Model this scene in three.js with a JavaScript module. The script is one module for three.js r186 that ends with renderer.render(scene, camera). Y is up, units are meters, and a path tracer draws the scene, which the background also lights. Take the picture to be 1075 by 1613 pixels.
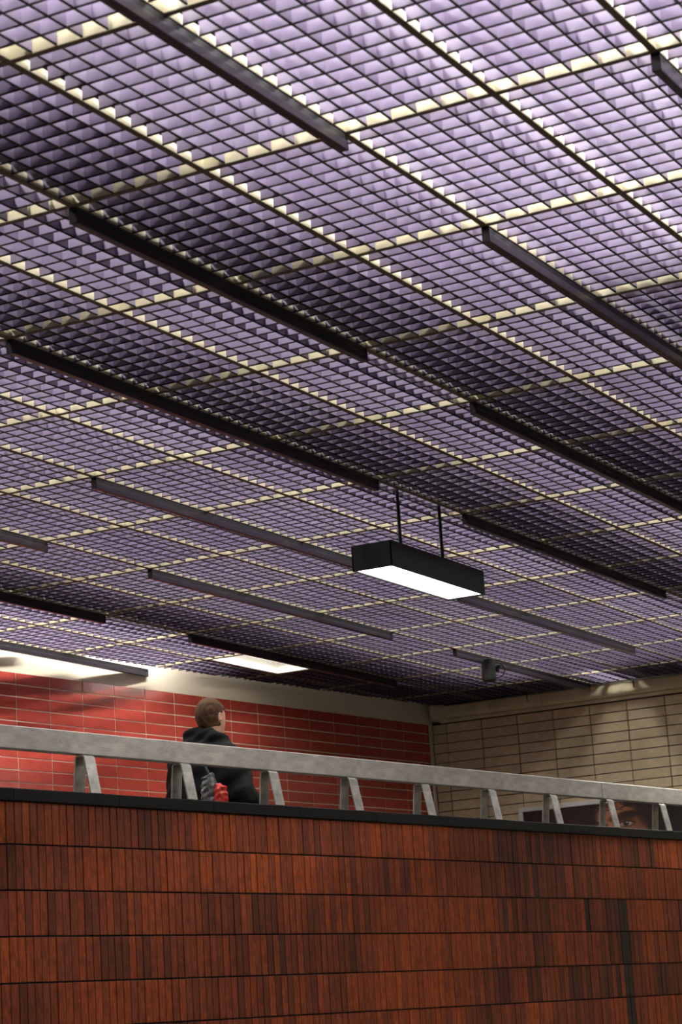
import * as THREE from 'three';
import { RoundedBoxGeometry } from 'three/addons/geometries/RoundedBoxGeometry.js';
import { mergeGeometries, mergeVertices } from 'three/addons/utils/BufferGeometryUtils.js';
import { MarchingCubes } from 'three/addons/objects/MarchingCubes.js';
import { RectAreaLightUniformsLib } from 'three/addons/lights/RectAreaLightUniformsLib.js';

// ------------------------------------------------------------------ camera, light levels, exposure
RectAreaLightUniformsLib.init();
const scene = new THREE.Scene();
scene.background = new THREE.Color(0x000000);
const camera = new THREE.PerspectiveCamera(25.2586, 1075 / 1613, 0.1, 80);
camera.position.set(0, 1.6, 0);
camera.rotation.set(0.221842, -1.089747, -0.064254, 'YXZ');
camera.updateMatrixWorld(true);
camera.focus = 14; camera.userData.fStop = 5.6;
const renderer = new THREE.WebGLRenderer({ antialias: true });
renderer.shadowMap.enabled = true;
renderer.toneMapping = THREE.LinearToneMapping;
renderer.toneMappingExposure = 1.0;
const STRIP = 660;        // fluorescent strips hidden above the louvres
const PENDANT = 25;       // hanging lamps
const TROFFER = 60;       // open lit ceiling panel
const WHITE = new THREE.Color(1, 0.97, 0.9);

// ------------------------------------------------------------------ measures of the place
const CEIL = 4.7;                                        // underside of the ceiling grid
const PX = 1.1918, PZ = 0.5879, GX = 5.6251, GZ = -4.0368; // ceiling grid: bay length along x, bay width along z, origin
const NX = 12, NZ = 6;                                   // louvre cells per bay
const RT = Math.tan(0.12391), RO = -12.544;              // red wall: z = RO + RT x
const WX = 20.764;                                       // beige wall
const zRed = x => RO + RT * x;
const gx = j => GX + PX * j, gz = i => GZ + PZ * i;
const UP_FLOOR = 1.96;

// ------------------------------------------------------------------ helpers
let seed = 7;
const rnd = () => { seed = (seed * 1664525 + 1013904223) >>> 0; return seed / 4294967296; };
const rr = (a, b) => a + (b - a) * rnd();
const used = {};
function numbered(n) { used[n] = (used[n] ?? -1) + 1; return used[n] ? n + '_' + String(used[n]).padStart(3, '0') : n; }
function obj(name, geo, mat, parent = scene) {
  if (Array.isArray(geo)) geo = mergeGeometries(geo.map(g => g.index ? g.toNonIndexed() : g));
  const m = new THREE.Mesh(geo, mat); m.name = numbered(name); m.castShadow = m.receiveShadow = true; parent.add(m); return m;
}
function thing(name, label, category, pos = [0, 0, 0], group) {
  const o = new THREE.Group(); o.name = numbered(name); o.position.set(...pos); scene.add(o);
  o.userData = { label, category }; if (group) o.userData.group = group; return o;
}
function struct(name, label, category) { const o = new THREE.Group(); o.name = name; scene.add(o); o.userData = { kind: 'structure', label, category }; return o; }
function box(sx, sy, sz, x = 0, y = 0, z = 0) { const g = new THREE.BoxGeometry(sx, sy, sz); g.translate(x, y, z); return g; }
function rbox(sx, sy, sz, r, x = 0, y = 0, z = 0, seg = 2) { const g = new RoundedBoxGeometry(sx, sy, sz, seg, r); g.translate(x, y, z); return g; }
function span(x0, x1, y0, y1, z0, z1) { return box(x1 - x0, y1 - y0, z1 - z0, (x0 + x1) / 2, (y0 + y1) / 2, (z0 + z1) / 2); }
function tube(pts, r, seg = 24, rad = 8) { return new THREE.TubeGeometry(new THREE.CatmullRomCurve3(pts.map(p => new THREE.Vector3(...p))), seg, r, rad); }
const lin = (r, g, b) => new THREE.Color().setRGB(r, g, b);
const std = (color, roughness = 0.6, extra = {}) => new THREE.MeshStandardMaterial({ color, roughness, ...extra });
const phys = (color, roughness = 0.6, extra = {}) => new THREE.MeshPhysicalMaterial({ color, roughness, ...extra });
// value noise and noise textures
function vnoise(n, s) { const t = new Float32Array(n * n); let q = s; for (let k = 0; k < n * n; k++) { q = (q * 1103515245 + 12345) & 0x7fffffff; t[k] = ((q >> 8) & 0xffff) / 65535; } return (x, y) => { const i = Math.floor(x), j = Math.floor(y), u = x - i, v = y - j, a = u * u * (3 - 2 * u), b = v * v * (3 - 2 * v), g = (p, r) => t[((r % n + n) % n) * n + ((p % n + n) % n)]; return (g(i, j) * (1 - a) + g(i + 1, j) * a) * (1 - b) + (g(i, j + 1) * (1 - a) + g(i + 1, j + 1) * a) * b; }; }
function tex(n, fn, srgb = true) {
  const d = new Uint8Array(n * n * 4);
  for (let y = 0; y < n; y++) for (let x = 0; x < n; x++) { const c = fn(x / n, y / n), k = (y * n + x) * 4; const q = Array.isArray(c) ? c : [c, c, c]; for (let e = 0; e < 3; e++) d[k + e] = Math.max(0, Math.min(255, q[e] * 255)); d[k + 3] = 255; }
  const t = new THREE.DataTexture(d, n, n); t.wrapS = t.wrapT = THREE.RepeatWrapping; t.magFilter = THREE.LinearFilter; t.minFilter = THREE.LinearMipmapLinearFilter; t.generateMipmaps = true;
  if (srgb) t.colorSpace = THREE.SRGBColorSpace; t.needsUpdate = true; return t;
}
const N8 = vnoise(8, 11), N16 = vnoise(16, 23), N32 = vnoise(32, 5), N64 = vnoise(64, 71), N128 = vnoise(128, 91), N256 = vnoise(256, 17);
const fbm = (x, y) => N8(x * 8, y * 8) * .4 + N16(x * 16, y * 16) * .25 + N32(x * 32, y * 32) * .17 + N64(x * 64, y * 64) * .1 + N128(x * 128, y * 128) * .08;
function uvScale(g, k, ox = 0, oy = 0) {            // box-projected uv in metres
  const P = g.attributes.position, N = g.attributes.normal, uv = new Float32Array(P.count * 2);
  for (let i = 0; i < P.count; i++) { const a = Math.abs(N.getX(i)), b = Math.abs(N.getY(i)), c = Math.abs(N.getZ(i)), x = P.getX(i), y = P.getY(i), z = P.getZ(i); const q = c >= a && c >= b ? [x, y] : a >= b ? [z, y] : [x, z]; uv[2 * i] = q[0] * k + ox; uv[2 * i + 1] = q[1] * k + oy; }
  g.setAttribute('uv', new THREE.BufferAttribute(uv, 2)); return g;
}

// ------------------------------------------------------------------ materials
const clayTex = tex(256, (x, y) => 0.78 + 0.3 * (N128(x * 128, y * 128) - .5) * .7 + 0.25 * (N32(x * 32, y * 8) - .5) + .2 * (N256(x * 256, y * 256) - .5));
const clayBump = tex(256, (x, y) => N128(x * 128, y * 128) * .6 + N256(x * 256, y * 256) * .4, false);
const steelTex = tex(512, (x, y) => 0.82 + .16 * (N8(x * 8, y * 8) - .5) + .12 * (N32(x * 16, y * 32) - .5) + .07 * (N256(x * 32, y * 256) - .5) + .06 * (N256(x * 256, y * 256) - .5) - Math.max(0, N32(x * 32 + .3, y * 32) - .93) * 3);
const stoneTex = tex(256, (x, y) => 0.6 + .5 * (N64(x * 64, y * 64) - .5) + .5 * (N256(x * 256, y * 256) - .5));
const creamTex = tex(256, (x, y) => { const s = N16(x * 16, y * 3) * .5 + fbm(x, y) * .5; return [0.98 - .16 * (1 - s), 0.97 - .2 * (1 - s), .94 - .3 * (1 - s)]; });
const tileTex = tex(256, (x, y) => 0.9 + .16 * (fbm(x, y) - .5));
const glazeBump = tex(128, (x, y) => N16(x * 16, y * 16), false);
const M = {
  louvre: [0, 1, 2].map(k => phys(lin(.204 - k * .012, .166 - k * .012, .244 - k * .012), .38, { specularIntensity: .6 })),
  edge: phys(lin(.014, .010, .010), .7, { specularIntensity: .4 }),  // near-black: shade of the blade undersides put into the bead colour
  tbar: phys(lin(.46, .41, .28), .34),
  tbarShaded: phys(lin(.10, .075, .045), .6, { specularIntensity: .5 }),  // flange colour darkened to hold the shade of its underside
  slab: std(lin(.03, .028, .026), .9),
  channel: phys(lin(.085, .07, .088), .28, { metalness: .6 }),
  channelNeck: std(lin(.012, .011, .012), .6),
  grout: std(lin(.022, .017, .014), .95),
  creamGrout: std(lin(.8, .68, .52), .9),
  darkGrout: std(lin(.045, .035, .025), .95),
  redTile: [0, 1, 2].map(k => phys(lin(.63 - k * .03, .088 - k * .005, .06 - k * .004), .18, { map: tileTex, bumpMap: glazeBump, bumpScale: .0004 })),
  beigeTile: [0, 1, 2].map(k => phys(lin(.88 - k * .03, .73 - k * .03, .45 - k * .02), .38, { map: tileTex, bumpMap: glazeBump, bumpScale: .0004 })),
  cream: phys(lin(.86, .82, .64), .42, { map: creamTex }),
  stone: phys(lin(.011, .011, .010), .6, { specularIntensity: .35, map: stoneTex }),
  steel: phys(lin(.62, .59, .53), .5, { metalness: .55, map: steelTex }),
  steelDull: phys(lin(.5, .48, .44), .5, { metalness: .6, map: steelTex }),
  black: phys(lin(.007, .0075, .0065), .42, { specularIntensity: .5 }),
  speaker: phys(lin(.024, .03, .024), .4),
  plaster: std(lin(.1, .095, .085), .9), floor: std(lin(.04, .038, .036), .6),
  diffuser: std(0xffffff, .4, { emissive: WHITE, emissiveIntensity: 3.2 }),
  strip: std(0xffffff, .4, { emissive: WHITE, emissiveIntensity: 3 }),
};

// ------------------------------------------------------------------ lights of the ceiling
function areaLight(w, l, intensity, x, y, z, parent = scene, color = WHITE) {   // faces straight down, l along world x
  const L = new THREE.RectAreaLight(color, intensity, l, w);
  L.position.set(x, y, z); L.rotation.set(-Math.PI / 2, 0, 0); parent.add(L); return L;
}

// ------------------------------------------------------------------ room shell
{
  const s = struct('floor', 'floor slabs of the lower hall and the upper landing', 'floor');
  obj('floor_slab', span(-6, 22, -.2, 0, -14, 8), M.floor, s);
  obj('landing_slab', span(9, WX, UP_FLOOR - .25, UP_FLOOR, -11.8, -6.2), M.floor, s);
  s.children[1].geometry.dispose();
  const sh = new THREE.Shape([[9.75, -7.5], [WX, -6.02], [WX, zRed(WX)], [9.75, zRed(9.75)]].map(([x, z]) => new THREE.Vector2(x, -z)));
  const g = new THREE.ExtrudeGeometry(sh, { depth: .25, bevelEnabled: false }); g.rotateX(-Math.PI / 2); g.translate(0, UP_FLOOR - .25, 0);
  s.children[1].geometry = g;
  for (const [n, l, g2] of [['wall_back', 'plain plaster wall behind the camera', span(-6.2, -6, 0, 5.6, -14, 8)], ['wall_near', 'plain plaster wall beside the camera', span(-6, WX, 0, 5.6, 8, 8.2)]]) {
    const w = obj(n, g2, M.plaster); w.userData = { kind: 'structure', label: l };
  }
}

// ------------------------------------------------------------------ red tiled wall (left) and beige tiled wall (right)
const tileGeo = (w, h, d, r) => uvScale(rbox(w, h, d, r, 0, 0, 0, 1), 2.2, rr(0, 1), rr(0, 1));
{
  const w = struct('wall_left', 'wall of glossy red tiles with cream joints behind the railing', 'wall');
  const len = 28, core = box(len, 5.6, .3, 0, 2.8, -.1565);
  w.position.set(0, 0, RO); w.rotation.y = -Math.atan(RT);
  core.translate(len / 2 - 6, 0, 0); obj('grout_bed', core, M.creamGrout, w);
  const cs = Math.cos(Math.atan(RT)), T = .396, R = .0975, geos = [0, 1, 2, 3].map(() => tileGeo(T - .0085, R - .0085, .02, .002));
  const s0 = 15.136 / cs;                                  // one joint between columns
  for (let c = -2; c < 15; c++) for (let r = 0; r < 13; r++) {
    let a = s0 + T * c, b = a + T; const y = 4.43 + R - R * (r + .5), sEnd = (WX) / cs - .06;
    if (a > sEnd) continue;
    let g = geos[Math.floor(rnd() * 4)];
    if (b > sEnd + .01) { g = tileGeo(sEnd - a - .004, R - .0085, .02, .002); b = sEnd; }
    const m = obj('tile', g, M.redTile[Math.floor(rnd() * 3)], w);
    m.position.set((a + b) / 2, y, -.012 + rr(-.0008, .0008)); m.rotation.set(rr(-.004, .004), rr(-.003, .003), 0);
  }
  const rest = []; for (let c = -2; c < 15; c++) for (let r = 13; r < 25; r++) { const a = s0 + T * c; if (a + T > WX / cs) continue; rest.push(box(T - .006, R - .006, .02, a + T / 2, 4.43 + R - R * (r + .5), -.012)); }
  obj('lower_tiles', rest, M.redTile[1], w).userData.kind = 'stuff';
}
{
  const w = struct('wall_right', 'wall of beige tiles with dark joints at the far end', 'wall');
  w.position.set(WX, 0, 0); w.rotation.y = -Math.PI / 2;  // local x runs along world +z, local z faces the room
  obj('grout_bed', span(-12.5, 8, 0, 5.6, -.32, -.021), M.darkGrout, w);
  const T = .3885, R = .0972, geos = [0, 1, 2, 3].map(() => tileGeo(T - .0085, R - .0085, .02, .002)), z0 = -9.80, corner = zRed(WX) + .005;
  for (let c = -1; c < 10; c++) for (let r = 0; r < 14; r++) {
    let a = z0 + T * c, b = a + T; let g = geos[Math.floor(rnd() * 4)];
    if (c < 0) { a = corner; b = z0; g = tileGeo(b - a - .008, R - .0085, .02, .002); }
    const m = obj('tile', g, M.beigeTile[Math.floor(rnd() * 3)], w);
    m.position.set((a + b) / 2, 4.522 - R * (r + .5), -.011 + rr(-.0006, .0006)); m.rotation.set(rr(-.003, .003), rr(-.003, .003), 0);
  }
  const rest = []; for (let c = -1; c < 40; c++) for (let r = (c < 10 ? 14 : 0); r < 44; r++) { const a = c < 0 ? corner : z0 + T * c, b = z0 + T * (c + 1); rest.push(box(b - a - .0085, R - .0085, .02, (a + b) / 2, 4.522 - R * (r + .5), -.011)); }
  obj('lower_tiles', rest, M.beigeTile[1], w).userData.kind = 'stuff';
}
// cornices: cream boxing with rounded lower edge
{
  const prof = (d, h, r) => { const s = new THREE.Shape(); s.moveTo(-.02, 0); s.lineTo(d - .02, 0); s.quadraticCurveTo(d, 0, d, -.02); s.lineTo(d, -h + r); s.quadraticCurveTo(d, -h, d - r, -h); s.lineTo(-.02, -h); s.closePath(); return s; };
  const piece = (shape, a, b) => { const g = new THREE.ExtrudeGeometry(shape, { depth: b - a - .004, bevelEnabled: false, curveSegments: 8 }); g.translate(0, 0, a + .002); g.computeVertexNormals(); return g; };
  const c1 = struct('trim_1', 'cream painted cornice boxing above the red tiles', 'cornice');
  c1.position.set(0, CEIL - .005, RO); c1.rotation.y = -Math.atan(RT) + Math.PI / 2;   // local z along the wall (reversed), local x out of it
  const cs = Math.cos(Math.atan(RT)), end = WX / cs;
  const p1 = prof(.13, .185, .05);
  const cuts = [-6, 12.2, 15.8, 18.0, 20.0, end - .02];
  for (let k = 0; k < cuts.length - 1; k++) { const g = piece(p1, cuts[k], cuts[k + 1]); g.rotateY(Math.PI); g.scale(-1, 1, 1); const q = obj('cornice_section', flip(g), M.cream, c1); q.geometry = uvScale(q.geometry, 1.1, k * .3, k * .17); }
  const col = piece(prof(.137, .192, .05), 19.97, 20.03); col.rotateY(Math.PI); col.scale(-1, 1, 1); obj('joint_collar', flip(col), M.cream, c1);
  const c2 = struct('trim_2', 'cream painted pipe boxing and ledge above the beige tiles', 'cornice');
  c2.position.set(WX, CEIL - .01, 0);
  const p2 = prof(.115, .125, .055);
  const cut2 = [zRed(WX) + .08, -8.7, -7.2, -5.6, 8];
  for (let k = 0; k < cut2.length - 1; k++) { const g = piece(p2, cut2[k], cut2[k + 1]); g.scale(-1, 1, 1); obj('cornice_section', uvScale(flip(g), 1.1, k * .4, 0), M.cream, c2); }
  const led = rbox(.06, .034, 17.8, .008, -.025, -.144, -.95); obj('ledge', uvScale(led, 1.1), M.cream, c2);
  obj('corner_collar', [new THREE.CylinderGeometry(.085, .085, .15, 20).translate(-.1, -.07, zRed(WX) + .12)], M.cream, c2);
  for (const z of [-8.83, -7.71]) obj('hook', [rbox(.008, .09, .008, .002, -.15, -.03, z), rbox(.05, .008, .008, .002, -.13, .012, z)], M.black, c2);
}
function flip(g) { g = g.index ? g.toNonIndexed() : g; for (const n in g.attributes) { const A = g.attributes[n], s = A.itemSize; for (let t = 0; t < A.count; t += 3) for (let e = 0; e < s; e++) { const x = A.array[(t + 1) * s + e]; A.array[(t + 1) * s + e] = A.array[(t + 2) * s + e]; A.array[(t + 2) * s + e] = x; } } g.computeVertexNormals(); return g; }

// ------------------------------------------------------------------ louvred ceiling
const ceiling = struct('ceiling', 'suspended ceiling of purple egg-crate louvre panels in a cream grid', 'ceiling');
{
  obj('slab', span(-6.2, WX + .3, 5.5, 5.7, -14, 8.2), M.slab, ceiling);
  const LIT = (i, j) => i === -10 && j === 9;
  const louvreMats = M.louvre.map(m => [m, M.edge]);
  const BH = .052, BT = .005, cx = PX / NX, cz = PZ / NZ;
  const blades = (ax, az, clip) => {                 // blades of one bay whose low corner is (ax, az); null when nothing is left
    const gs = [], e = .013;
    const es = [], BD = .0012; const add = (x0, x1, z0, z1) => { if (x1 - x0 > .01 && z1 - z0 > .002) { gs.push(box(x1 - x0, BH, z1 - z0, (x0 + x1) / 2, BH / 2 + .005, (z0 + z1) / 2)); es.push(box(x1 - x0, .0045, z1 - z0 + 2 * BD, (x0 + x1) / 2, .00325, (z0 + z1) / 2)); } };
    for (let k = 1; k < NX; k++) { const x = k * cx; let lo = e; if (clip) { lo = Math.max(lo, zRed(ax + x) + .10 - az); if (ax + x > WX - .09) continue; } add2(x - BT / 2, x + BT / 2, lo, PZ - e); }
    for (let k = 1; k < NZ; k++) { const z = k * cz; let hi = PX - e; if (clip) hi = Math.min(hi, (az + z - .10 - RO) / RT - ax, WX - .09 - ax); add(e, hi, z - BT / 2, z + BT / 2); }
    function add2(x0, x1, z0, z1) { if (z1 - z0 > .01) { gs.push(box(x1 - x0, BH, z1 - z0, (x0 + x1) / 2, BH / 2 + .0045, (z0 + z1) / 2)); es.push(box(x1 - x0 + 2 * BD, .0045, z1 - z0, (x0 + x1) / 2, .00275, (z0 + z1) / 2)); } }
    return gs.length ? mergeGeometries([mergeGeometries(gs), mergeGeometries(es)], true) : null;
  };
  const full = blades(0, 0, false);
  const fr = new THREE.Frustum();
  const wide = camera.clone(); wide.fov = 31; wide.updateProjectionMatrix(); wide.updateMatrixWorld(true);
  fr.setFromProjectionMatrix(new THREE.Matrix4().multiplyMatrices(wide.projectionMatrix, wide.matrixWorldInverse));
  const far = [], J0 = -8, J1 = 12, I0 = -15, I1 = 19;
  for (let j = J0; j <= J1; j++) for (let i = I0; i <= I1; i++) {
    const ax = gx(j), az = gz(i);
    if (LIT(i, j) || az + PZ < zRed(ax + PX * .0) + .12 || ax > WX - .1) continue;
    const clip = az < zRed(ax + PX) + .12 || ax + PX > WX - .1;
    const seen = fr.containsPoint(new THREE.Vector3(ax + PX / 2, CEIL, az + PZ / 2));
    if (!seen && !clip) { far.push([ax, az]); continue; }
    const g = clip ? blades(ax, az, true) : full; if (!g) continue;
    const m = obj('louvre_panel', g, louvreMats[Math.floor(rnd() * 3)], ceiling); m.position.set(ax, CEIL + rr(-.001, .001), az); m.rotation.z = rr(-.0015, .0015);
  }
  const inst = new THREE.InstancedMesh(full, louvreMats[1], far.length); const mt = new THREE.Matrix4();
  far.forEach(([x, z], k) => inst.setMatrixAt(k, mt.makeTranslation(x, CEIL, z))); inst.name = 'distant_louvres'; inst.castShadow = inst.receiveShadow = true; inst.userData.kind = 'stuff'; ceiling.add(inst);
  // grid bars: flange, lip and set-back web
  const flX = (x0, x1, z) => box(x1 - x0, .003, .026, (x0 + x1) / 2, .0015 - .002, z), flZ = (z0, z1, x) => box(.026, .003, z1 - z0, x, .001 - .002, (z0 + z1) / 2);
  const barX = (x0, x1, z) => [box(x1 - x0, .018, .018, (x0 + x1) / 2, .010, z), box(x1 - x0, .024, .007, (x0 + x1) / 2, .031, z)];
  const barZ = (z0, z1, x) => [box(.018, .022, z1 - z0, x, .0125, (z0 + z1) / 2), box(.007, .058, z1 - z0, x, .0465, (z0 + z1) / 2)];
  for (let i = I0; i <= I1 + 1; i++) { const z = gz(i), x1 = Math.min(WX - .1, (z - .12 - RO) / RT); if (x1 < gx(J0) + .2) continue; const m = obj('ceiling_rail', barX(gx(J0), x1, z), M.tbar, ceiling); m.position.y = CEIL; obj('flange', flX(gx(J0), x1, z), M.tbarShaded, m); }
  for (let j = J0; j <= J1; j++) { const x = gx(j), m = obj('cross_rail', barZ(zRed(x) + .12, gz(I1 + 1), x), M.tbar, ceiling); m.position.y = CEIL; obj('flange', flZ(zRed(x) + .12, gz(I1 + 1), x), M.tbarShaded, m); }
  // unseen boards added over these channels, blocking light to keep unlit columns dark
  for (const i of [-1, -3, -9]) { const z = gz(i); obj('added_light_blocker', span(gx(J0), Math.min(WX, (z - .02 - RO) / RT), CEIL + .062, 5.5, z - .006, z + .006), M.edge, ceiling); }
  // fluorescent strips above the louvres: one row over each bay column, some rows dead
  const dead = new Set([-1, -3, -9]);
  for (let i = -14; i <= I1; i += 1) {
    const z = gz(i + .5); if (dead.has(i)) continue;
    for (const j of [-8, -4, 0, 4, 8, 12]) {
      let a = j, b = Math.min(j + 4, 11.6);
      if (j === 12) { if (i !== -7 && i !== -5 && i !== -9) continue; a = 11.7; b = 12.6; }
      if (i === 1) { if (j >= 4) continue; if (j === 0) b = 2.6; }
      if (i === -10) { if (j >= 8) b = 8.9; }
      let x0 = gx(a) + .05, x1 = Math.min(gx(b) - .05, (z - .28 - RO) / RT); if (x1 - x0 < .3) continue;
      const yl = CEIL + (a === 11.7 ? .17 : .42);
      obj('light_strip', [rbox(x1 - x0, .05, .06, .01, (x0 + x1) / 2, yl + .03, z)], M.strip, ceiling);
      areaLight(.06, x1 - x0, STRIP / 10 * (i >= 1 ? 1.45 : i <= -10 ? 1.8 : i <= -5 ? .75 : 1), (x0 + x1) / 2, yl, z, ceiling, new THREE.Color(1, .985, .95));
    }
  }
}
// the one bay without a louvre: a white lit troffer
{
  const t = thing('ceiling_light_panel', 'white lit ceiling panel without louvre, near the cornice above the red wall', 'ceiling light', [gx(9.5), CEIL, gz(-9.5)]);
  const w = PX - .03, d = PZ - .03, wh = std(lin(.85, .84, .78), .45);
  obj('frame', [box(w, .02, .03, 0, .012, d / 2 - .015), box(w, .02, .03, 0, .012, -d / 2 + .015), box(.03, .02, d - .06, w / 2 - .015, .012, 0), box(.03, .02, d - .06, -w / 2 + .015, .012, 0)], wh, t);
  obj('reflector', [box(w, .1, .006, 0, .072, d / 2 - .003), box(w, .1, .006, 0, .072, -d / 2 + .003), box(.006, .1, d - .012, w / 2 - .003, .072, 0), box(.006, .1, d - .012, -w / 2 + .003, .072, 0), box(w, .006, d, 0, .125, 0)], wh, t);
  for (const z of [-.15, .15]) { const c = new THREE.CylinderGeometry(.014, .014, w - .12, 12); c.rotateZ(Math.PI / 2); c.translate(0, .085, z); obj('tube', c, M.diffuser, t); areaLight(.03, w - .12, TROFFER, 0, .068, z, t); }
}

// ------------------------------------------------------------------ hanging channels under the grid
{
  const L = [
    [1, -2, 1, 'dark channel nearest the camera, running out of the photo at the top edge'],
    [1, 2, 5, 'dark channel leaving at the right edge, in line with the channel nearest the camera'],
    [3, 1, 4, 'dark channel in the top right corner under the palest louvres'],
    [-1, 1, 3, 'short black channel with both ends free under unlit louvres, left of centre'],
    [-1, 4, 7, 'black channel leaving at the right edge, in line with the short black channel'],
    [-3, 2, 5, 'long black channel from the left edge ending just before the rods of the hanging lamp'],
    [-3, 6, 9, 'black channel starting just right of the hanging lamp rods under the unlit louvres'],
    [-5, 4, 7, 'purple-grey channel that runs behind the left end of the hanging lamp'],
    [-5, 8, 11, 'purple-grey channel that comes out below the right end of the hanging lamp'],
    [-7, 2, 5, 'short visible end of a purple-grey channel at the left edge, above the person'],
    [-7, 6, 9, 'purple-grey channel with a free left end, midway between hanging lamp and lit ceiling panel'],
    [-7, 10, 13, 'purple-grey channel that carries the cylindrical speaker and ends at the beige wall'],
    [-9, 4, 7, 'black channel at the left edge, second one above the red wall cornice'],
    [-9, 8, 11, 'black channel passing in front of the white lit ceiling panel'],
    [-11, 6, 9, 'purple channel closest to the red wall, running just above its cornice on the left'],
  ];
  for (const [i, a, b, label] of L) {
    const x0 = gx(a) + .004, x1 = Math.min(gx(b) - .004, WX - .2), len = x1 - x0;
    const t = thing('ceiling_channel', label, 'channel', [(x0 + x1) / 2, CEIL - .0025, gz(i)], 'channels hanging under the louvred ceiling');
    obj('neck', box(len - .01, .03, .02, 0, -.015, 0), M.channelNeck, t);
    obj('channel_body', [rbox(len - .008, .036, .032, .003, 0, -.048, 0, 1)], M.channel, t);
    for (const s of [-1, 1]) obj('end_cap', rbox(.004, .066, .034, .0015, s * (len / 2 - .002), -.034, 0, 1), M.edge, t);
  }
}

// ------------------------------------------------------------------ parapet of upright clay tiles
const PT = 0.135761, PO = -8.695, pu = [Math.cos(PT), Math.sin(PT)];
const BS = 10.16, BR = .55;                               // the wall bends back at s = BS with radius BR
function pp(s, n = 0) {                                   // plan point and heading at arc length s, n metres out of the face
  if (s >= BS) return [s * pu[0] - n * pu[1], PO + s * pu[1] + n * pu[0], PT];
  const c = [BS * pu[0] + BR * pu[1], PO + BS * pu[1] - BR * pu[0]], q = Math.min((BS - s) / BR, Math.PI / 2), h = PT + q, extra = BS - s - q * BR;
  const N = [-Math.sin(h), Math.cos(h)], U = [Math.cos(h), Math.sin(h)];
  return [c[0] + N[0] * (BR + n) - U[0] * extra, c[1] + N[1] * (BR + n) - U[1] * extra, h];
}
function ribbon(s0, s1, n0, n1, y0, y1, steps, r = 0) {     // a bar that follows the wall
  const pr = r ? [[n0, y0], [n1 - r, y0], [n1, y0 + r], [n1, y1 - r], [n1 - r, y1], [n0 + r, y1], [n0, y1 - r]] : [[n0, y0], [n1, y0], [n1, y1], [n0, y1]];
  const P = [], I = [], K = pr.length;
  for (let k = 0; k <= steps; k++) { const s = s0 + (s1 - s0) * k / steps; for (const [n, y] of pr) { const q = pp(s, n); P.push(q[0], y, q[1]); } }
  for (let k = 0; k < steps; k++) for (let e = 0; e < K; e++) { const a = k * K + e, b = k * K + (e + 1) % K; I.push(a, b, a + K, b, b + K, a + K); }
  for (let e = 1; e < K - 1; e++) { I.push(0, e + 1, e); const o = steps * K; I.push(o, o + e, o + e + 1); }
  let g = new THREE.BufferGeometry(); g.setAttribute('position', new THREE.Float32BufferAttribute(P, 3)); g.setIndex(I); g = g.toNonIndexed(); g.computeVertexNormals(); return uvScale(g, 1.3);
}
const S_END = 20.9, COP0 = 2.897, COP1 = 2.968;
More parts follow.
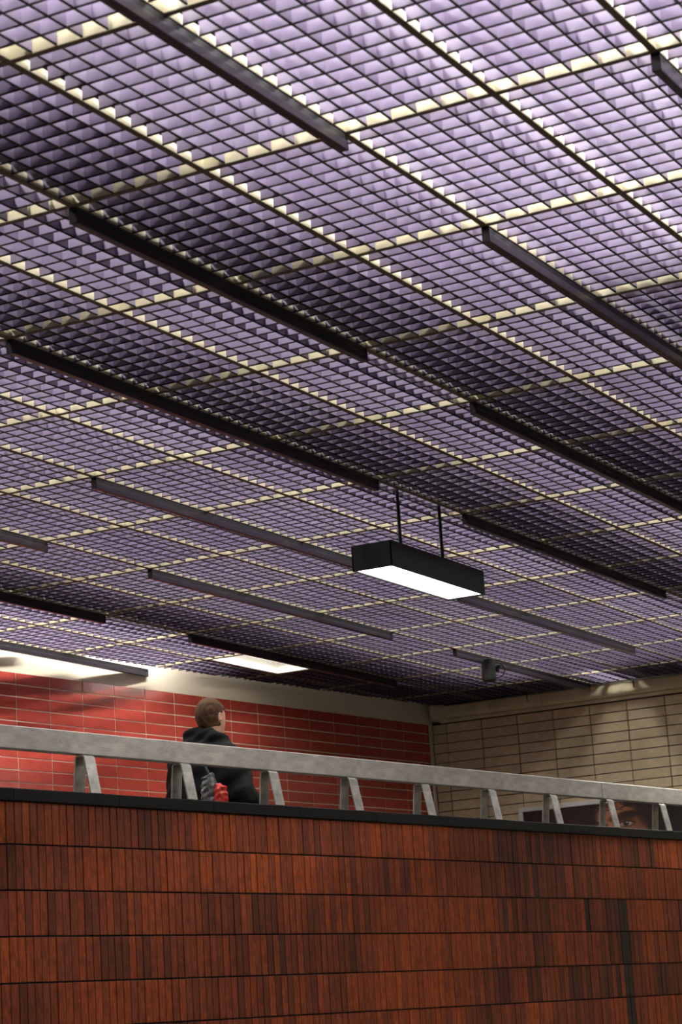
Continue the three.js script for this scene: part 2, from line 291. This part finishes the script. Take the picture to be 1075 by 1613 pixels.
{
  const w = struct('wall_parapet', 'parapet wall of upright orange-brown clay tiles with a black coping', 'wall');
  obj('grout_bed', ribbon(BS - 4, S_END, -.2, -.012, 0, COP0, 60), M.grout, w);
  const R = .24332, pitch = s => .0589 + .00088 * (s - 10.5);
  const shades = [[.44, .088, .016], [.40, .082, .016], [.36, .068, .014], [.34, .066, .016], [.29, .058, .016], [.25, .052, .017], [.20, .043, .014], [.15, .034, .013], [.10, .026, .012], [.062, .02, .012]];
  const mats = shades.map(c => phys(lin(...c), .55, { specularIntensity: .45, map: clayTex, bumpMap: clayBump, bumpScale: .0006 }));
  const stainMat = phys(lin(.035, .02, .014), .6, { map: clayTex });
  const vcMat = phys(0xffffff, .55, { specularIntensity: .45, map: clayTex, vertexColors: true, bumpMap: clayBump, bumpScale: .0006 });
  const cols = []; for (let s = BS - .62; s < S_END - .1; s += pitch(s)) cols.push(s);
  const yRow = [COP0 + .004, 2.668]; for (let r = 2; r < 12; r++) yRow.push(2.668 - R * (r - 1));
  const cache = {}; const rest = []; let n = 0;
  const pick = (s, r) => { const k = N32(s * 1.7 + 3, r * 1.3) * .8 + rnd() * .6; return Math.min(mats.length - 1, Math.floor(Math.pow(Math.min(.999, k / 1.4), .92) * mats.length)); };  // random tile tones; the slow noise also paints in blotchy lighting
  for (let k = 0; k < cols.length; k++) {
    for (let r = 0; r < yRow.length - 1; r++) {
      const s = cols[k], p = pitch(s), y1 = yRow[r] - .0045, y0 = Math.max(.01, yRow[r + 1] + .0045); if (y1 < .05) continue;
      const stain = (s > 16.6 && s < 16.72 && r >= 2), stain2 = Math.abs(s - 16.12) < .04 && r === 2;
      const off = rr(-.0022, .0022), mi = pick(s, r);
      const q = pp(s + p / 2 + rr(-.001, .001), off - .011);
      const individual = s > BS - .4 && s < 13.3 && r < 5;
      const wq = Math.round(p * 2000), key = wq + '_' + (r ? 1 : 0) + '_' + (k * 7 + r * 3) % 4;
      const make = () => uvScale(rbox(p - .0052, y1 - y0, .022, .0022, 0, 0, 0, 1), 3, rr(0, 1), rr(0, 1));
      if (individual) {
        const g = cache[key] ??= make();
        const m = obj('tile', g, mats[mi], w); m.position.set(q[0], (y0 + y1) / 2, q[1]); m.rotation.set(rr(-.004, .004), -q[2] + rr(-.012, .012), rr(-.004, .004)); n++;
      } else {
        const g = uvScale(box(p - .0052, y1 - y0, .022), 3, rr(0, 1), rr(0, 1)); g.rotateZ(rr(-.004, .004)); g.rotateX(rr(-.004, .004)); g.rotateY(-q[2] + rr(-.012, .012)); g.translate(q[0], (y0 + y1) / 2, q[1]);
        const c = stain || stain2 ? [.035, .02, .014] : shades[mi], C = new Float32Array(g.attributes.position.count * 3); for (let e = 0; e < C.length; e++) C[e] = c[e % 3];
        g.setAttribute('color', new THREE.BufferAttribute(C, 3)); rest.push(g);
      }
    }
  }
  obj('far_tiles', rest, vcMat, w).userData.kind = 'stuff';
  console.log('individual parapet tiles', n, 'rest', rest.length);
  const P0 = 10.76 + .20, D = .8465;
  for (let k = -1; k < 12; k++) { const a = k < 0 ? BS - .9 : P0 + D * (k - 1) + .0015, b = Math.min(S_END, P0 + D * k - .0015); obj('coping_stone', ribbon(a, b, -.21, .014, COP0 + .002, COP1 + rr(-.001, .001), k < 1 ? 16 : 1, .004), M.stone, w); }
}
// railing
{
  const t = thing('railing', 'broad brushed steel handrail on splayed flat brackets along the black coping', 'railing', [0, 0, 0]);
  t.position.set(...(() => { const q = pp(11); return [q[0], COP1, q[1]]; })()); t.rotation.y = -PT;      // local x along the wall, local z out of it
  const bars = [[-5, 5.585], [5.592, 9.7]];
  for (const [a, b] of bars) obj('rail_bar', uvScale(rbox(b - a, .128, .06, .007, (a + b) / 2, .283, -.062, 3), 1.1), M.steel, t);
  // bracket: a flat strap bent over, legs splayed front and back
  const strap = (() => {
    const pts = [[.012, 0], [-.028, .205], [-.04, .215], [-.082, .215], [-.094, .205], [-.115, 0]], th = .008, w = .085;
    const curve = []; for (let k = 0; k < pts.length; k++) curve.push(new THREE.Vector2(...pts[k]));
    const off = (d) => curve.map((p, k) => { const a = curve[Math.max(0, k - 1)], b = curve[Math.min(curve.length - 1, k + 1)], t = b.clone().sub(a).normalize(); return new THREE.Vector2(p.x - t.y * d, p.y + t.x * d); });
    const sh = new THREE.Shape([...off(-th / 2), ...off(th / 2).reverse()]);
    const g = new THREE.ExtrudeGeometry(sh, { depth: w, bevelEnabled: true, bevelSize: .0012, bevelThickness: .0012, bevelSegments: 1 });
    g.translate(0, 0, -w / 2); g.rotateY(-Math.PI / 2); return g;   // shape x -> local z
  })();
  uvScale(strap, 2);
  for (let k = -2; k < 12; k++) { const s = 10.765 + .8465 * k - 11 ; const m = obj('bracket', strap, M.steelDull, t); m.position.set(s, 0, 0); }
}

// ------------------------------------------------------------------ hanging lamp
{
  const t = thing('hanging_lamp', 'long black box lamp with a glowing white underside hanging on two rods', 'lamp', [12.17, 4.17, -5.84]);
  const l = 1.27, w = .262, h = .152, th = .012;
  obj('housing', [rbox(l, h, th, .002, 0, h / 2, w / 2 - th / 2, 1), rbox(l, h, th, .002, 0, h / 2, -w / 2 + th / 2, 1), rbox(th, h, w - .002, .002, l / 2 - th / 2, h / 2, 0, 1), rbox(th, h, w - .002, .002, -l / 2 + th / 2, h / 2, 0, 1), rbox(l - .004, .01, w - .004, .002, 0, h - .006, 0, 1)], M.black, t);
  obj('diffuser', rbox(l - .026, .008, w - .026, .003, 0, .01, 0, 1), M.diffuser, t);
  for (const s of [-1, 1]) { const r = new THREE.CylinderGeometry(.0105, .0105, CEIL - 4.17 - h + .004, 12); r.translate(s * .285 - .0, h + (CEIL - 4.17 - h) / 2, .02); const rod = obj('rod', r, M.black, t); obj('rod_socket', new THREE.CylinderGeometry(.016, .018, .03, 14).translate(s * .285, h + .012, .02), M.black, rod); }
  areaLight(w - .04, l - .04, PENDANT, 0, .002, 0, t);
}
// unseen lamps of the same kind, added to light the walls and parapet
{
  const spots = [[6.21, 4.17, -5.84], [18.13, 4.17, -5.84], [6.21, 4.17, -1.1], [12.17, 4.17, -1.1]];
  spots.forEach(([x, y, z], k) => {
    const t = thing('hanging_lamp', ['added unseen black box lamp one step nearer than the lamp in view', 'added unseen black box lamp one step farther, near the beige wall', 'added unseen black box lamp over the hall, nearest the camera', 'added unseen black box lamp over the hall, farther one'][k], 'lamp', [x, y, z]);
    const l = 1.27, w = .262, h = .152;
    obj('housing', [rbox(l, h, .012, .002, 0, h / 2, w / 2, 1), rbox(l, h, .012, .002, 0, h / 2, -w / 2, 1), rbox(.012, h, w, .002, l / 2, h / 2, 0, 1), rbox(.012, h, w, .002, -l / 2, h / 2, 0, 1), rbox(l, .01, w, .002, 0, h - .006, 0, 1)], M.black, t);
    obj('diffuser', rbox(l - .026, .008, w - .026, .003, 0, .01, 0, 1), M.diffuser, t);
    for (const s of [-1, 1]) obj('rod', new THREE.CylinderGeometry(.0085, .0085, CEIL - y - h, 10).translate(s * .285, h + (CEIL - y - h) / 2, 0), M.black, t);
    areaLight(w - .04, l - .04, PENDANT * (k === 1 ? 1.9 : 1), 0, .002, 0, t);
  });
}
// speaker on its channel
{
  const t = thing('ceiling_speaker', 'dark green-grey cylindrical speaker with a cable loop hanging under a ceiling channel', 'speaker', [18.16, 4.475, gz(-7) + .03]);
  const pts = [[.0, .0], [.05, 0], [.058, .004], [.062, .012], [.0635, .03], [.0635, .185], [.061, .196], [.05, .2], [0, .2]].map(p => new THREE.Vector2(...p));
  obj('body', new THREE.LatheGeometry(pts, 40), M.speaker, t);
  obj('grille', new THREE.LatheGeometry([[0, -.003], [.046, -.003], [.052, .002], [.054, .01]].map(p => new THREE.Vector2(...p)), 32), M.black, t);
  obj('stem', new THREE.CylinderGeometry(.012, .012, .03, 12).translate(0, .205, 0), M.black, t);
  obj('cable', tube([[.025, .165, .055], [.04, .16, .085], [.055, .13, .115], [.055, .09, .128], [.045, .05, .115], [.03, .03, .08], [.02, .03, .055]], .0055, 40, 8), M.black, t);
  obj('bracket', [rbox(.03, .05, .03, .004, .03, .105, .068, 1), rbox(.018, .018, .03, .003, .03, .13, .085, 1)], M.black, t);
}

// ------------------------------------------------------------------ framed poster on the beige wall
{
  const W = 3.05, H = 1.42, t = thing('poster', 'white framed dark poster of a face, low on the beige wall behind the railing', 'poster', [WX - .004, 3.6 - H / 2, -9.07 + W / 2]);
  t.rotation.y = -Math.PI / 2;                        // local x along world z, local z into the room
  const f = .045, fr = phys(lin(.72, .72, .68), .35);
  obj('frame', [rbox(W, f, .04, .006, 0, H / 2 - f / 2, .02), rbox(W, f, .04, .006, 0, -H / 2 + f / 2, .02), rbox(f, H - 2 * f, .04, .006, W / 2 - f / 2, 0, .02), rbox(f, H - 2 * f, .04, .006, -W / 2 + f / 2, 0, .02)], fr, t);
  const cw = 1536, ch = 720, cv = document.createElement('canvas'); cv.width = cw; cv.height = ch; const c = cv.getContext('2d');
  const sx = cw / (W - 2 * f), X = z => (z + 9.07 - f) * sx, Y = y => (3.6 - f - y) * sx;      // print coordinates in metres on the wall
  c.fillStyle = '#170c14'; c.fillRect(0, 0, cw, ch);
  const blob = (z, y, rx, ry, col, a = 1, rot = 0) => { c.save(); c.translate(X(z), Y(y)); c.rotate(rot); c.scale(rx * sx, ry * sx); const g = c.createRadialGradient(0, 0, 0, 0, 0, 1); g.addColorStop(0, col + Math.round(a * 255).toString(16).padStart(2, '0')); g.addColorStop(.6, col + Math.round(a * 215).toString(16).padStart(2, '0')); g.addColorStop(1, col + '00'); c.fillStyle = g; c.beginPath(); c.arc(0, 0, 1, 0, 7); c.fill(); c.restore(); };
  blob(-8.7, 3.4, .5, .35, '#25131f', 1); blob(-8.6, 3.1, .6, .4, '#2a1622', .9); blob(-7.5, 3.4, .35, .4, '#10100f', 1);
  blob(-8.02, 3.22, .33, .5, '#8a5238', 1); blob(-8.13, 3.36, .2, .24, '#b87a55', .9); blob(-8.12, 3.2, .14, .16, '#c98c66', .9); blob(-7.86, 3.22, .16, .2, '#8a5a42', .9); blob(-8.04, 3.5, .18, .08, '#a86f4e', .9); blob(-8.08, 2.9, .2, .25, '#9a6044', .9);
  blob(-7.98, 3.405, .2, .05, '#2a1710', .95, -.12); blob(-7.9, 3.43, .14, .035, '#1d0f0a', .9, .05);          // brow
  blob(-7.97, 3.345, .13, .055, '#4a291c', .9); blob(-7.965, 3.333, .085, .033, '#cbb9a8', .9); blob(-7.965, 3.335, .037, .037, '#2a1a14', 1); blob(-7.965, 3.335, .022, .022, '#050404', 1); blob(-7.955, 3.345, .008, .008, '#ffffff', 1);
  c.strokeStyle = '#1a0d09'; c.lineWidth = .011 * sx; c.beginPath(); c.moveTo(X(-8.06), Y(3.325)); c.quadraticCurveTo(X(-7.97), Y(3.385), X(-7.87), Y(3.335)); c.stroke();
  c.lineWidth = .004 * sx; c.beginPath(); c.moveTo(X(-8.05), Y(3.318)); c.quadraticCurveTo(X(-7.96), Y(3.29), X(-7.88), Y(3.325)); c.stroke();
  blob(-8.2, 3.33, .06, .05, '#3a2018', .8); blob(-8.24, 3.36, .1, .02, '#24130d', .85, .2);
  c.strokeStyle = '#120a08'; c.lineCap = 'round';
  for (let k = 0; k < 46; k++) { const z = -8.24 + .5 * rnd(), y = 3.6; c.lineWidth = rr(.004, .012) * sx; c.beginPath(); c.moveTo(X(z), Y(y)); c.bezierCurveTo(X(z + rr(-.1, .1)), Y(3.53), X(z + rr(-.12, .06)), Y(3.5), X(z + rr(-.14, .14)), Y(3.515 + rr(-.04, .05))); c.stroke(); }
  blob(-7.72, 3.5, .16, .25, '#140b0a', 1); blob(-7.66, 3.3, .1, .4, '#0e0a0a', 1); blob(-8.36, 3.4, .12, .25, '#150c10', .95);
  const pt = new THREE.CanvasTexture(cv); pt.colorSpace = THREE.SRGBColorSpace;
  const pg = box(W - 2 * f, H - 2 * f, .012, 0, 0, .01);
  obj('print', pg, std(0xffffff, .3, { map: pt }), t);
}

// ------------------------------------------------------------------ person on the landing
{
  const sm = (a, b, k) => { const h = Math.max(k - Math.abs(a - b), 0) / k; return Math.min(a, b) - h * h * k * .25; };
  const cap = (p, A, B, ra, rb) => { const dx = B[0] - A[0], dy = B[1] - A[1], dz = B[2] - A[2], ex = p[0] - A[0], ey = p[1] - A[1], ez = p[2] - A[2]; let t = (ex * dx + ey * dy + ez * dz) / (dx * dx + dy * dy + dz * dz + 1e-9); t = t < 0 ? 0 : t > 1 ? 1 : t; return Math.hypot(ex - dx * t, ey - dy * t, ez - dz * t) - (ra + (rb - ra) * t); };
  const ell = (p, c, r) => { const x = (p[0] - c[0]) / r[0], y = (p[1] - c[1]) / r[1], z = (p[2] - c[2]) / r[2], k = Math.hypot(x, y, z); return (k - 1) * Math.min(r[0], r[1], r[2]) * (k > 1 ? 1 : 1); };
  function relax(g, times) {                              // gentle Laplacian smoothing
    const I = g.index.array, A = g.attributes.position.array, n = g.attributes.position.count;
    for (let q = 0; q < times; q++) { const S = new Float32Array(n * 3), C = new Float32Array(n); for (let t = 0; t < I.length; t += 3) for (let e = 0; e < 3; e++) { const a = I[t + e], b = I[t + (e + 1) % 3]; for (let k = 0; k < 3; k++) { S[3 * a + k] += A[3 * b + k]; S[3 * b + k] += A[3 * a + k]; } C[a]++; C[b]++; }
      for (let a = 0; a < n; a++) if (C[a]) for (let k = 0; k < 3; k++) A[3 * a + k] = A[3 * a + k] * .4 + S[3 * a + k] / C[a] * .6; }
    return g;
  }
  function surf(n, c, h, f, smooth = 2) {                             // meshes f < 0 inside the box c +- h
    const mc = new MarchingCubes(n, new THREE.MeshBasicMaterial(), false, false, 400000); mc.isolation = 0; const half = n / 2;
    for (let z = 0; z < n; z++) for (let y = 0; y < n; y++) for (let x = 0; x < n; x++) mc.field[x + y * n + z * n * n] = -f([c[0] + (x - half) / half * h[0], c[1] + (y - half) / half * h[1], c[2] + (z - half) / half * h[2]]);
    mc.update(); const k = mc.count, P = new Float32Array(mc.positionArray.slice(0, k * 3));
    for (let i = 0; i < k; i++) for (let e = 0; e < 3; e++) P[3 * i + e] = c[e] + P[3 * i + e] * h[e];
    let g = new THREE.BufferGeometry(); g.setAttribute('position', new THREE.BufferAttribute(P, 3)); g = relax(mergeVertices(g, 2e-5), smooth); g.computeVertexNormals();
    const uv = new Float32Array(g.attributes.position.count * 2); for (let i = 0; i < uv.length / 2; i++) { uv[2 * i] = (g.attributes.position.getX(i) + g.attributes.position.getZ(i)) * 3; uv[2 * i + 1] = g.attributes.position.getY(i) * 3; } g.setAttribute('uv', new THREE.BufferAttribute(uv, 2)); return g;
  }
  const t = thing('person', 'person in a black hooded jacket with short brown hair, seen from behind on the landing', 'person', [12.56, UP_FLOOR, -7.60]);
  t.rotation.y = 1.62;                                    // local +z is where the person walks; local -x is the person's right
  // joints
  const J = { pel: [0, .95, 0], chest: [0, 1.27, .0], neck: [0, 1.45, -.005], sh: [.195, 1.335, -.02], shR: [-.15, 1.325, -.02], elL: [.265, 1.08, -.05], elR: [-.255, 1.10, -.05], wrL: [.265, .84, .04], wrR: [-.275, .88, .09],
    hipL: [.09, .93, 0], hipR: [-.09, .93, 0], knL: [.1, .5, .06], knR: [-.1, .5, .0], anL: [.1, .09, .12], anR: [-.1, .09, -.12] };
  const torso = (p, e = 0) => { let d = ell(p, [.02, 1.23, -.01], [.18 + e, .24 + e, .125 + e]); d = sm(d, ell(p, [0, 1.0, 0], [.165 + e, .2 + e, .12 + e]), .12); d = sm(d, cap(p, J.sh, J.shR, .066 + e, .066 + e), .1); return d; };
  const armF = (p, e, w = 0) => { let d = 9; for (const [a, b, c] of [[J.sh, J.elL, J.wrL], [J.shR, J.elR, J.wrR]]) { d = Math.min(d, sm(cap(p, a, b, .055 + e, .044 + e), cap(p, b, c, .042 + e, .03 + e - w), .04)); } return d; };
  const legF = (p, e) => { let d = 9; for (const [a, b, c] of [[J.hipL, J.knL, J.anL], [J.hipR, J.knR, J.anR]]) d = Math.min(d, sm(cap(p, a, b, .085 + e, .055 + e), cap(p, b, c, .055 + e, .036 + e), .05)); return d; };
  // head, turned further to the right
  const HY = -.24, ch = Math.cos(HY), shn = Math.sin(HY), HC = [0, 1.645, .01];
  const toHead = p => { const x = p[0] - HC[0], y = p[1] - HC[1], z = p[2] - HC[2]; return [x * ch - z * shn, y, x * shn + z * ch]; };
  const skull = (q, e = 0) => sm(ell(q, [0, .018, -.012], [.074 + e, .098 + e, .096 + e]), ell(q, [0, -.035, .03], [.058 + e, .085 + e, .07 + e]), .05);
  const head = p => {
    const q = toHead(p); let d = skull(q);
    d = sm(d, cap(q, [0, -.085, .06], [0, -.095, .065], .028, .026), .03);
    d = sm(d, cap(q, [0, .005, .093], [0, -.03, .112], .009, .013), .014);                                         // nose
    d = sm(d, cap(q, [-.03, .028, .08], [.03, .028, .08], .012, .012), .02);
    d = sm(d, cap(q, [-.018, -.062, .09], [.018, -.062, .09], .006, .006), .01); d = sm(d, cap(q, [-.015, -.073, .088], [.015, -.073, .088], .006, .006), .008);
    for (const s of [-1, 1]) { d = Math.max(d, -ell(q, [s * .031, .006, .1], [.016, .012, .016])); let ear = ell(q, [s * .081, -.005, -.008], [.012, .035, .022]); ear = Math.max(ear, -ell(q, [s * .088, -.003, -.004], [.006, .02, .011])); d = sm(d, ear, .01); }
    d = sm(d, cap(p, [0, 1.42, -.012], [0, 1.56, -.006], .06, .054), .03); return d;
  };
  const skin = std(lin(.66, .36, .24), .55);
  const bodyGeo = surf(110, [0, .86, 0], [.48, .9, .4], p => { let d = torso(p, -.012); d = sm(d, armF(p, -.006), .03); d = sm(d, legF(p, -.004), .05); d = sm(d, cap(p, [0, 1.4, -.01], [0, 1.52, -.008], .06, .054), .04); for (const a of ['L', 'R']) { const q = J['an' + a]; d = sm(d, cap(p, [q[0], .05, q[2] - .03], [q[0], .035, q[2] + .14], .036, .03), .03); } return d; });
  const headGeo = surf(96, [0, 1.62, .01], [.15, .18, .17], head);
  const hand = (s) => { const w = s > 0 ? J.wrL : J.wrR, dx = [0, -.93, .36]; const at = (a, b, c) => [w[0] + a * s * .0 + c * .0 + b * 0 + (-s) * 0 + a, w[1] + b, w[2] + c];
    return surf(76, [w[0], w[1] - .085, w[2] + .03], [.075, .13, .11], p => { let d = cap(p, w, at(0, -.03, .012), .026, .026); d = sm(d, cap(p, at(0, -.04, -.005), at(0, -.085, .005), .016, .015), .02); d = sm(d, cap(p, at(0, -.04, .028), at(0, -.085, .048), .016, .015), .02);
      [[-.018, .058, .03], [.002, .068, .04], [.021, .064, .05], [.038, .05, .06]].forEach(([z, l], k) => { const a = at(0, -.088, z + .018), b = at(-s * .008, -.088 - l * .5, z + .022), c2 = at(-s * .028, -.088 - l * .95, z + .02); d = sm(d, Math.min(cap(p, a, b, .0088, .0082), cap(p, b, c2, .0082, .0068)), .006); });
      const ta = at(-s * .004, -.04, .04), tb = at(-s * .018, -.066, .066), tc = at(-s * .026, -.095, .072); d = sm(d, Math.min(cap(p, ta, tb, .0115, .0098), cap(p, tb, tc, .0098, .008)), .008); return d; }); };
  obj('body', [bodyGeo, headGeo, hand(1), hand(-1)].map(g => g.toNonIndexed()), skin, t);
  const hair = surf(96, [0, 1.66, 0], [.14, .16, .16], p => { const q = toHead(p); let d = skull(q, .013); const front = q[2] - (.055 + .5 * (q[1] - .05)); d = Math.max(d, q[1] > .045 ? q[2] - .085 : q[2] - (.005 + Math.max(0, q[1]) * .5)); d = Math.max(d, -(q[1] + .095 - .03 * Math.min(1, Math.abs(q[0]) / .06)) ); for (const s of [-1, 1]) d = Math.max(d, -ell(q, [s * .085, -.012, .0], [.02, .034, .024])); return d; }, 6);
  const hairTex = tex(256, (x, y) => { const k = .72 + .35 * (N32(x * 32, y * 8) - .5) + .5 * (N256(x * 256, y * 40) - .5); return [k, k * .95, k * .88]; });
  obj('hair', hair, phys(lin(.21, .115, .055), .65, { map: hairTex, specularIntensity: .5 }), t);
  for (const s of [-1, 1]) { const q = [s * .031, .006, .082], e = new THREE.SphereGeometry(.0125, 16, 12); e.translate(HC[0] + q[0] * ch + q[2] * shn, HC[1] + q[1], HC[2] - q[0] * shn + q[2] * ch); obj('eye', e, std(lin(.7, .68, .64), .2), t); }
  // jacket with folds, hood bunched behind the neck
  const fold = p => .010 * Math.sin(p[1] * 46 + p[0] * 26 + 2.5 * Math.sin(p[2] * 20 + p[0] * 9)) * .55 + .012 * (N16(p[0] * 22 + 9, p[1] * 16 + p[2] * 11) - .5);
  const jac = surf(116, [0, 1.17, 0], [.46, .46, .34], p => { let d = torso(p, .036); d = sm(d, armF(p, .03, .0), .05); const Y = p[1] < 1.02 ? .02 * (1.02 - p[1]) / .2 : 0; d += fold(p) - Y;
    let hood = cap(p, [-.085, 1.48, .02], [-.045, 1.51, -.075], .04, .052); hood = Math.min(hood, cap(p, [-.045, 1.51, -.08], [.09, 1.525, -.09], .052, .058), cap(p, [.09, 1.51, -.09], [.15, 1.49, .01], .06, .05)); hood = sm(hood, cap(p, [-.03, 1.41, -.14], [.11, 1.43, -.14], .055, .065), .05); hood += .006 * Math.sin(p[1] * 85 + p[0] * 34 + 2 * Math.sin(p[0] * 17)); d = sm(d, hood, .035);
    d = sm(d, cap(p, [.1, 1.41, .03], [-.09, 1.39, .03], .05, .05), .05);
    d = Math.max(d, .82 - p[1]); for (const w of [J.wrL, J.wrR]) if (Math.abs(p[0] - w[0]) < .1 && p[1] < w[1] + .012 && Math.abs(p[0]) > .19) d = Math.max(d, w[1] + .012 - p[1]); return d; });
  const cloth = tex(128, (x, y) => .8 + .3 * (N128(x * 128, y * 128) - .5));
  obj('jacket', jac, phys(lin(.011, .0115, .011), .8, { map: cloth, specularIntensity: .35 }), t);
  obj('trousers', surf(100, [0, .56, 0], [.3, .56, .34], p => { let d = sm(legF(p, .016), ell(p, [0, .95, 0], [.168, .14, .13]), .08) + .4 * fold(p); return Math.max(d, .075 - p[1], p[1] - 1.02); }), std(lin(.02, .022, .03), .85), t);
  for (const a of ['L', 'R']) { const q = J['an' + a]; obj('shoe', surf(48, [q[0], .05, q[2] + .06], [.08, .09, .2], p => Math.max(sm(cap(p, [q[0], .055, q[2] - .02], [q[0], .05, q[2] + .15], .05, .04), cap(p, q, [q[0], .06, q[2]], .05, .05), .04), .002 - p[1])), std(lin(.02, .018, .016), .5), t); }
  // red and grey bag at the right hip
  const b = thing('sling_bag', 'small red and silver-grey bag slung on the back of the person in black', 'bag', [12.56, UP_FLOOR, -7.60]); b.rotation.y = 1.62;
  const half = (x0, w2, seedK, cy = 1.10, hh = .13) => surf(56, [x0, 1.12, -.235], [.09, .17, .08], p => { const q = [(p[0] - x0) / w2, (p[1] - cy) / hh, (p[2] + .235) / .04]; return (Math.pow(Math.abs(q[0]) ** 3 + Math.abs(q[1]) ** 3 + Math.abs(q[2]) ** 3, 1 / 3) - 1) * .04 + .008 * (N32(p[0] * 60 + seedK, p[1] * 75 + 3) - .5) + .002 * Math.sin(p[1] * 150 + p[0] * 60); });
  obj('grey_panel', half(-.095, .05, 2, 1.115, .14), phys(lin(.12, .125, .13), .35, { clearcoat: .4, map: clayTex }), b);
  obj('red_panel', half(-.175, .042, 9, 1.075, .11), phys(lin(.5, .03, .022), .4), b);
  obj('strap', tube([[-.095, 1.25, -.235], [-.07, 1.30, -.23], [-.04, 1.34, -.225], [-.01, 1.37, -.22]], .01, 24, 8), std(lin(.02, .02, .02), .7), b);
}

scene.traverse(o => { if (o.isLight) { o.castShadow = true; } });
renderer.render(scene, camera);
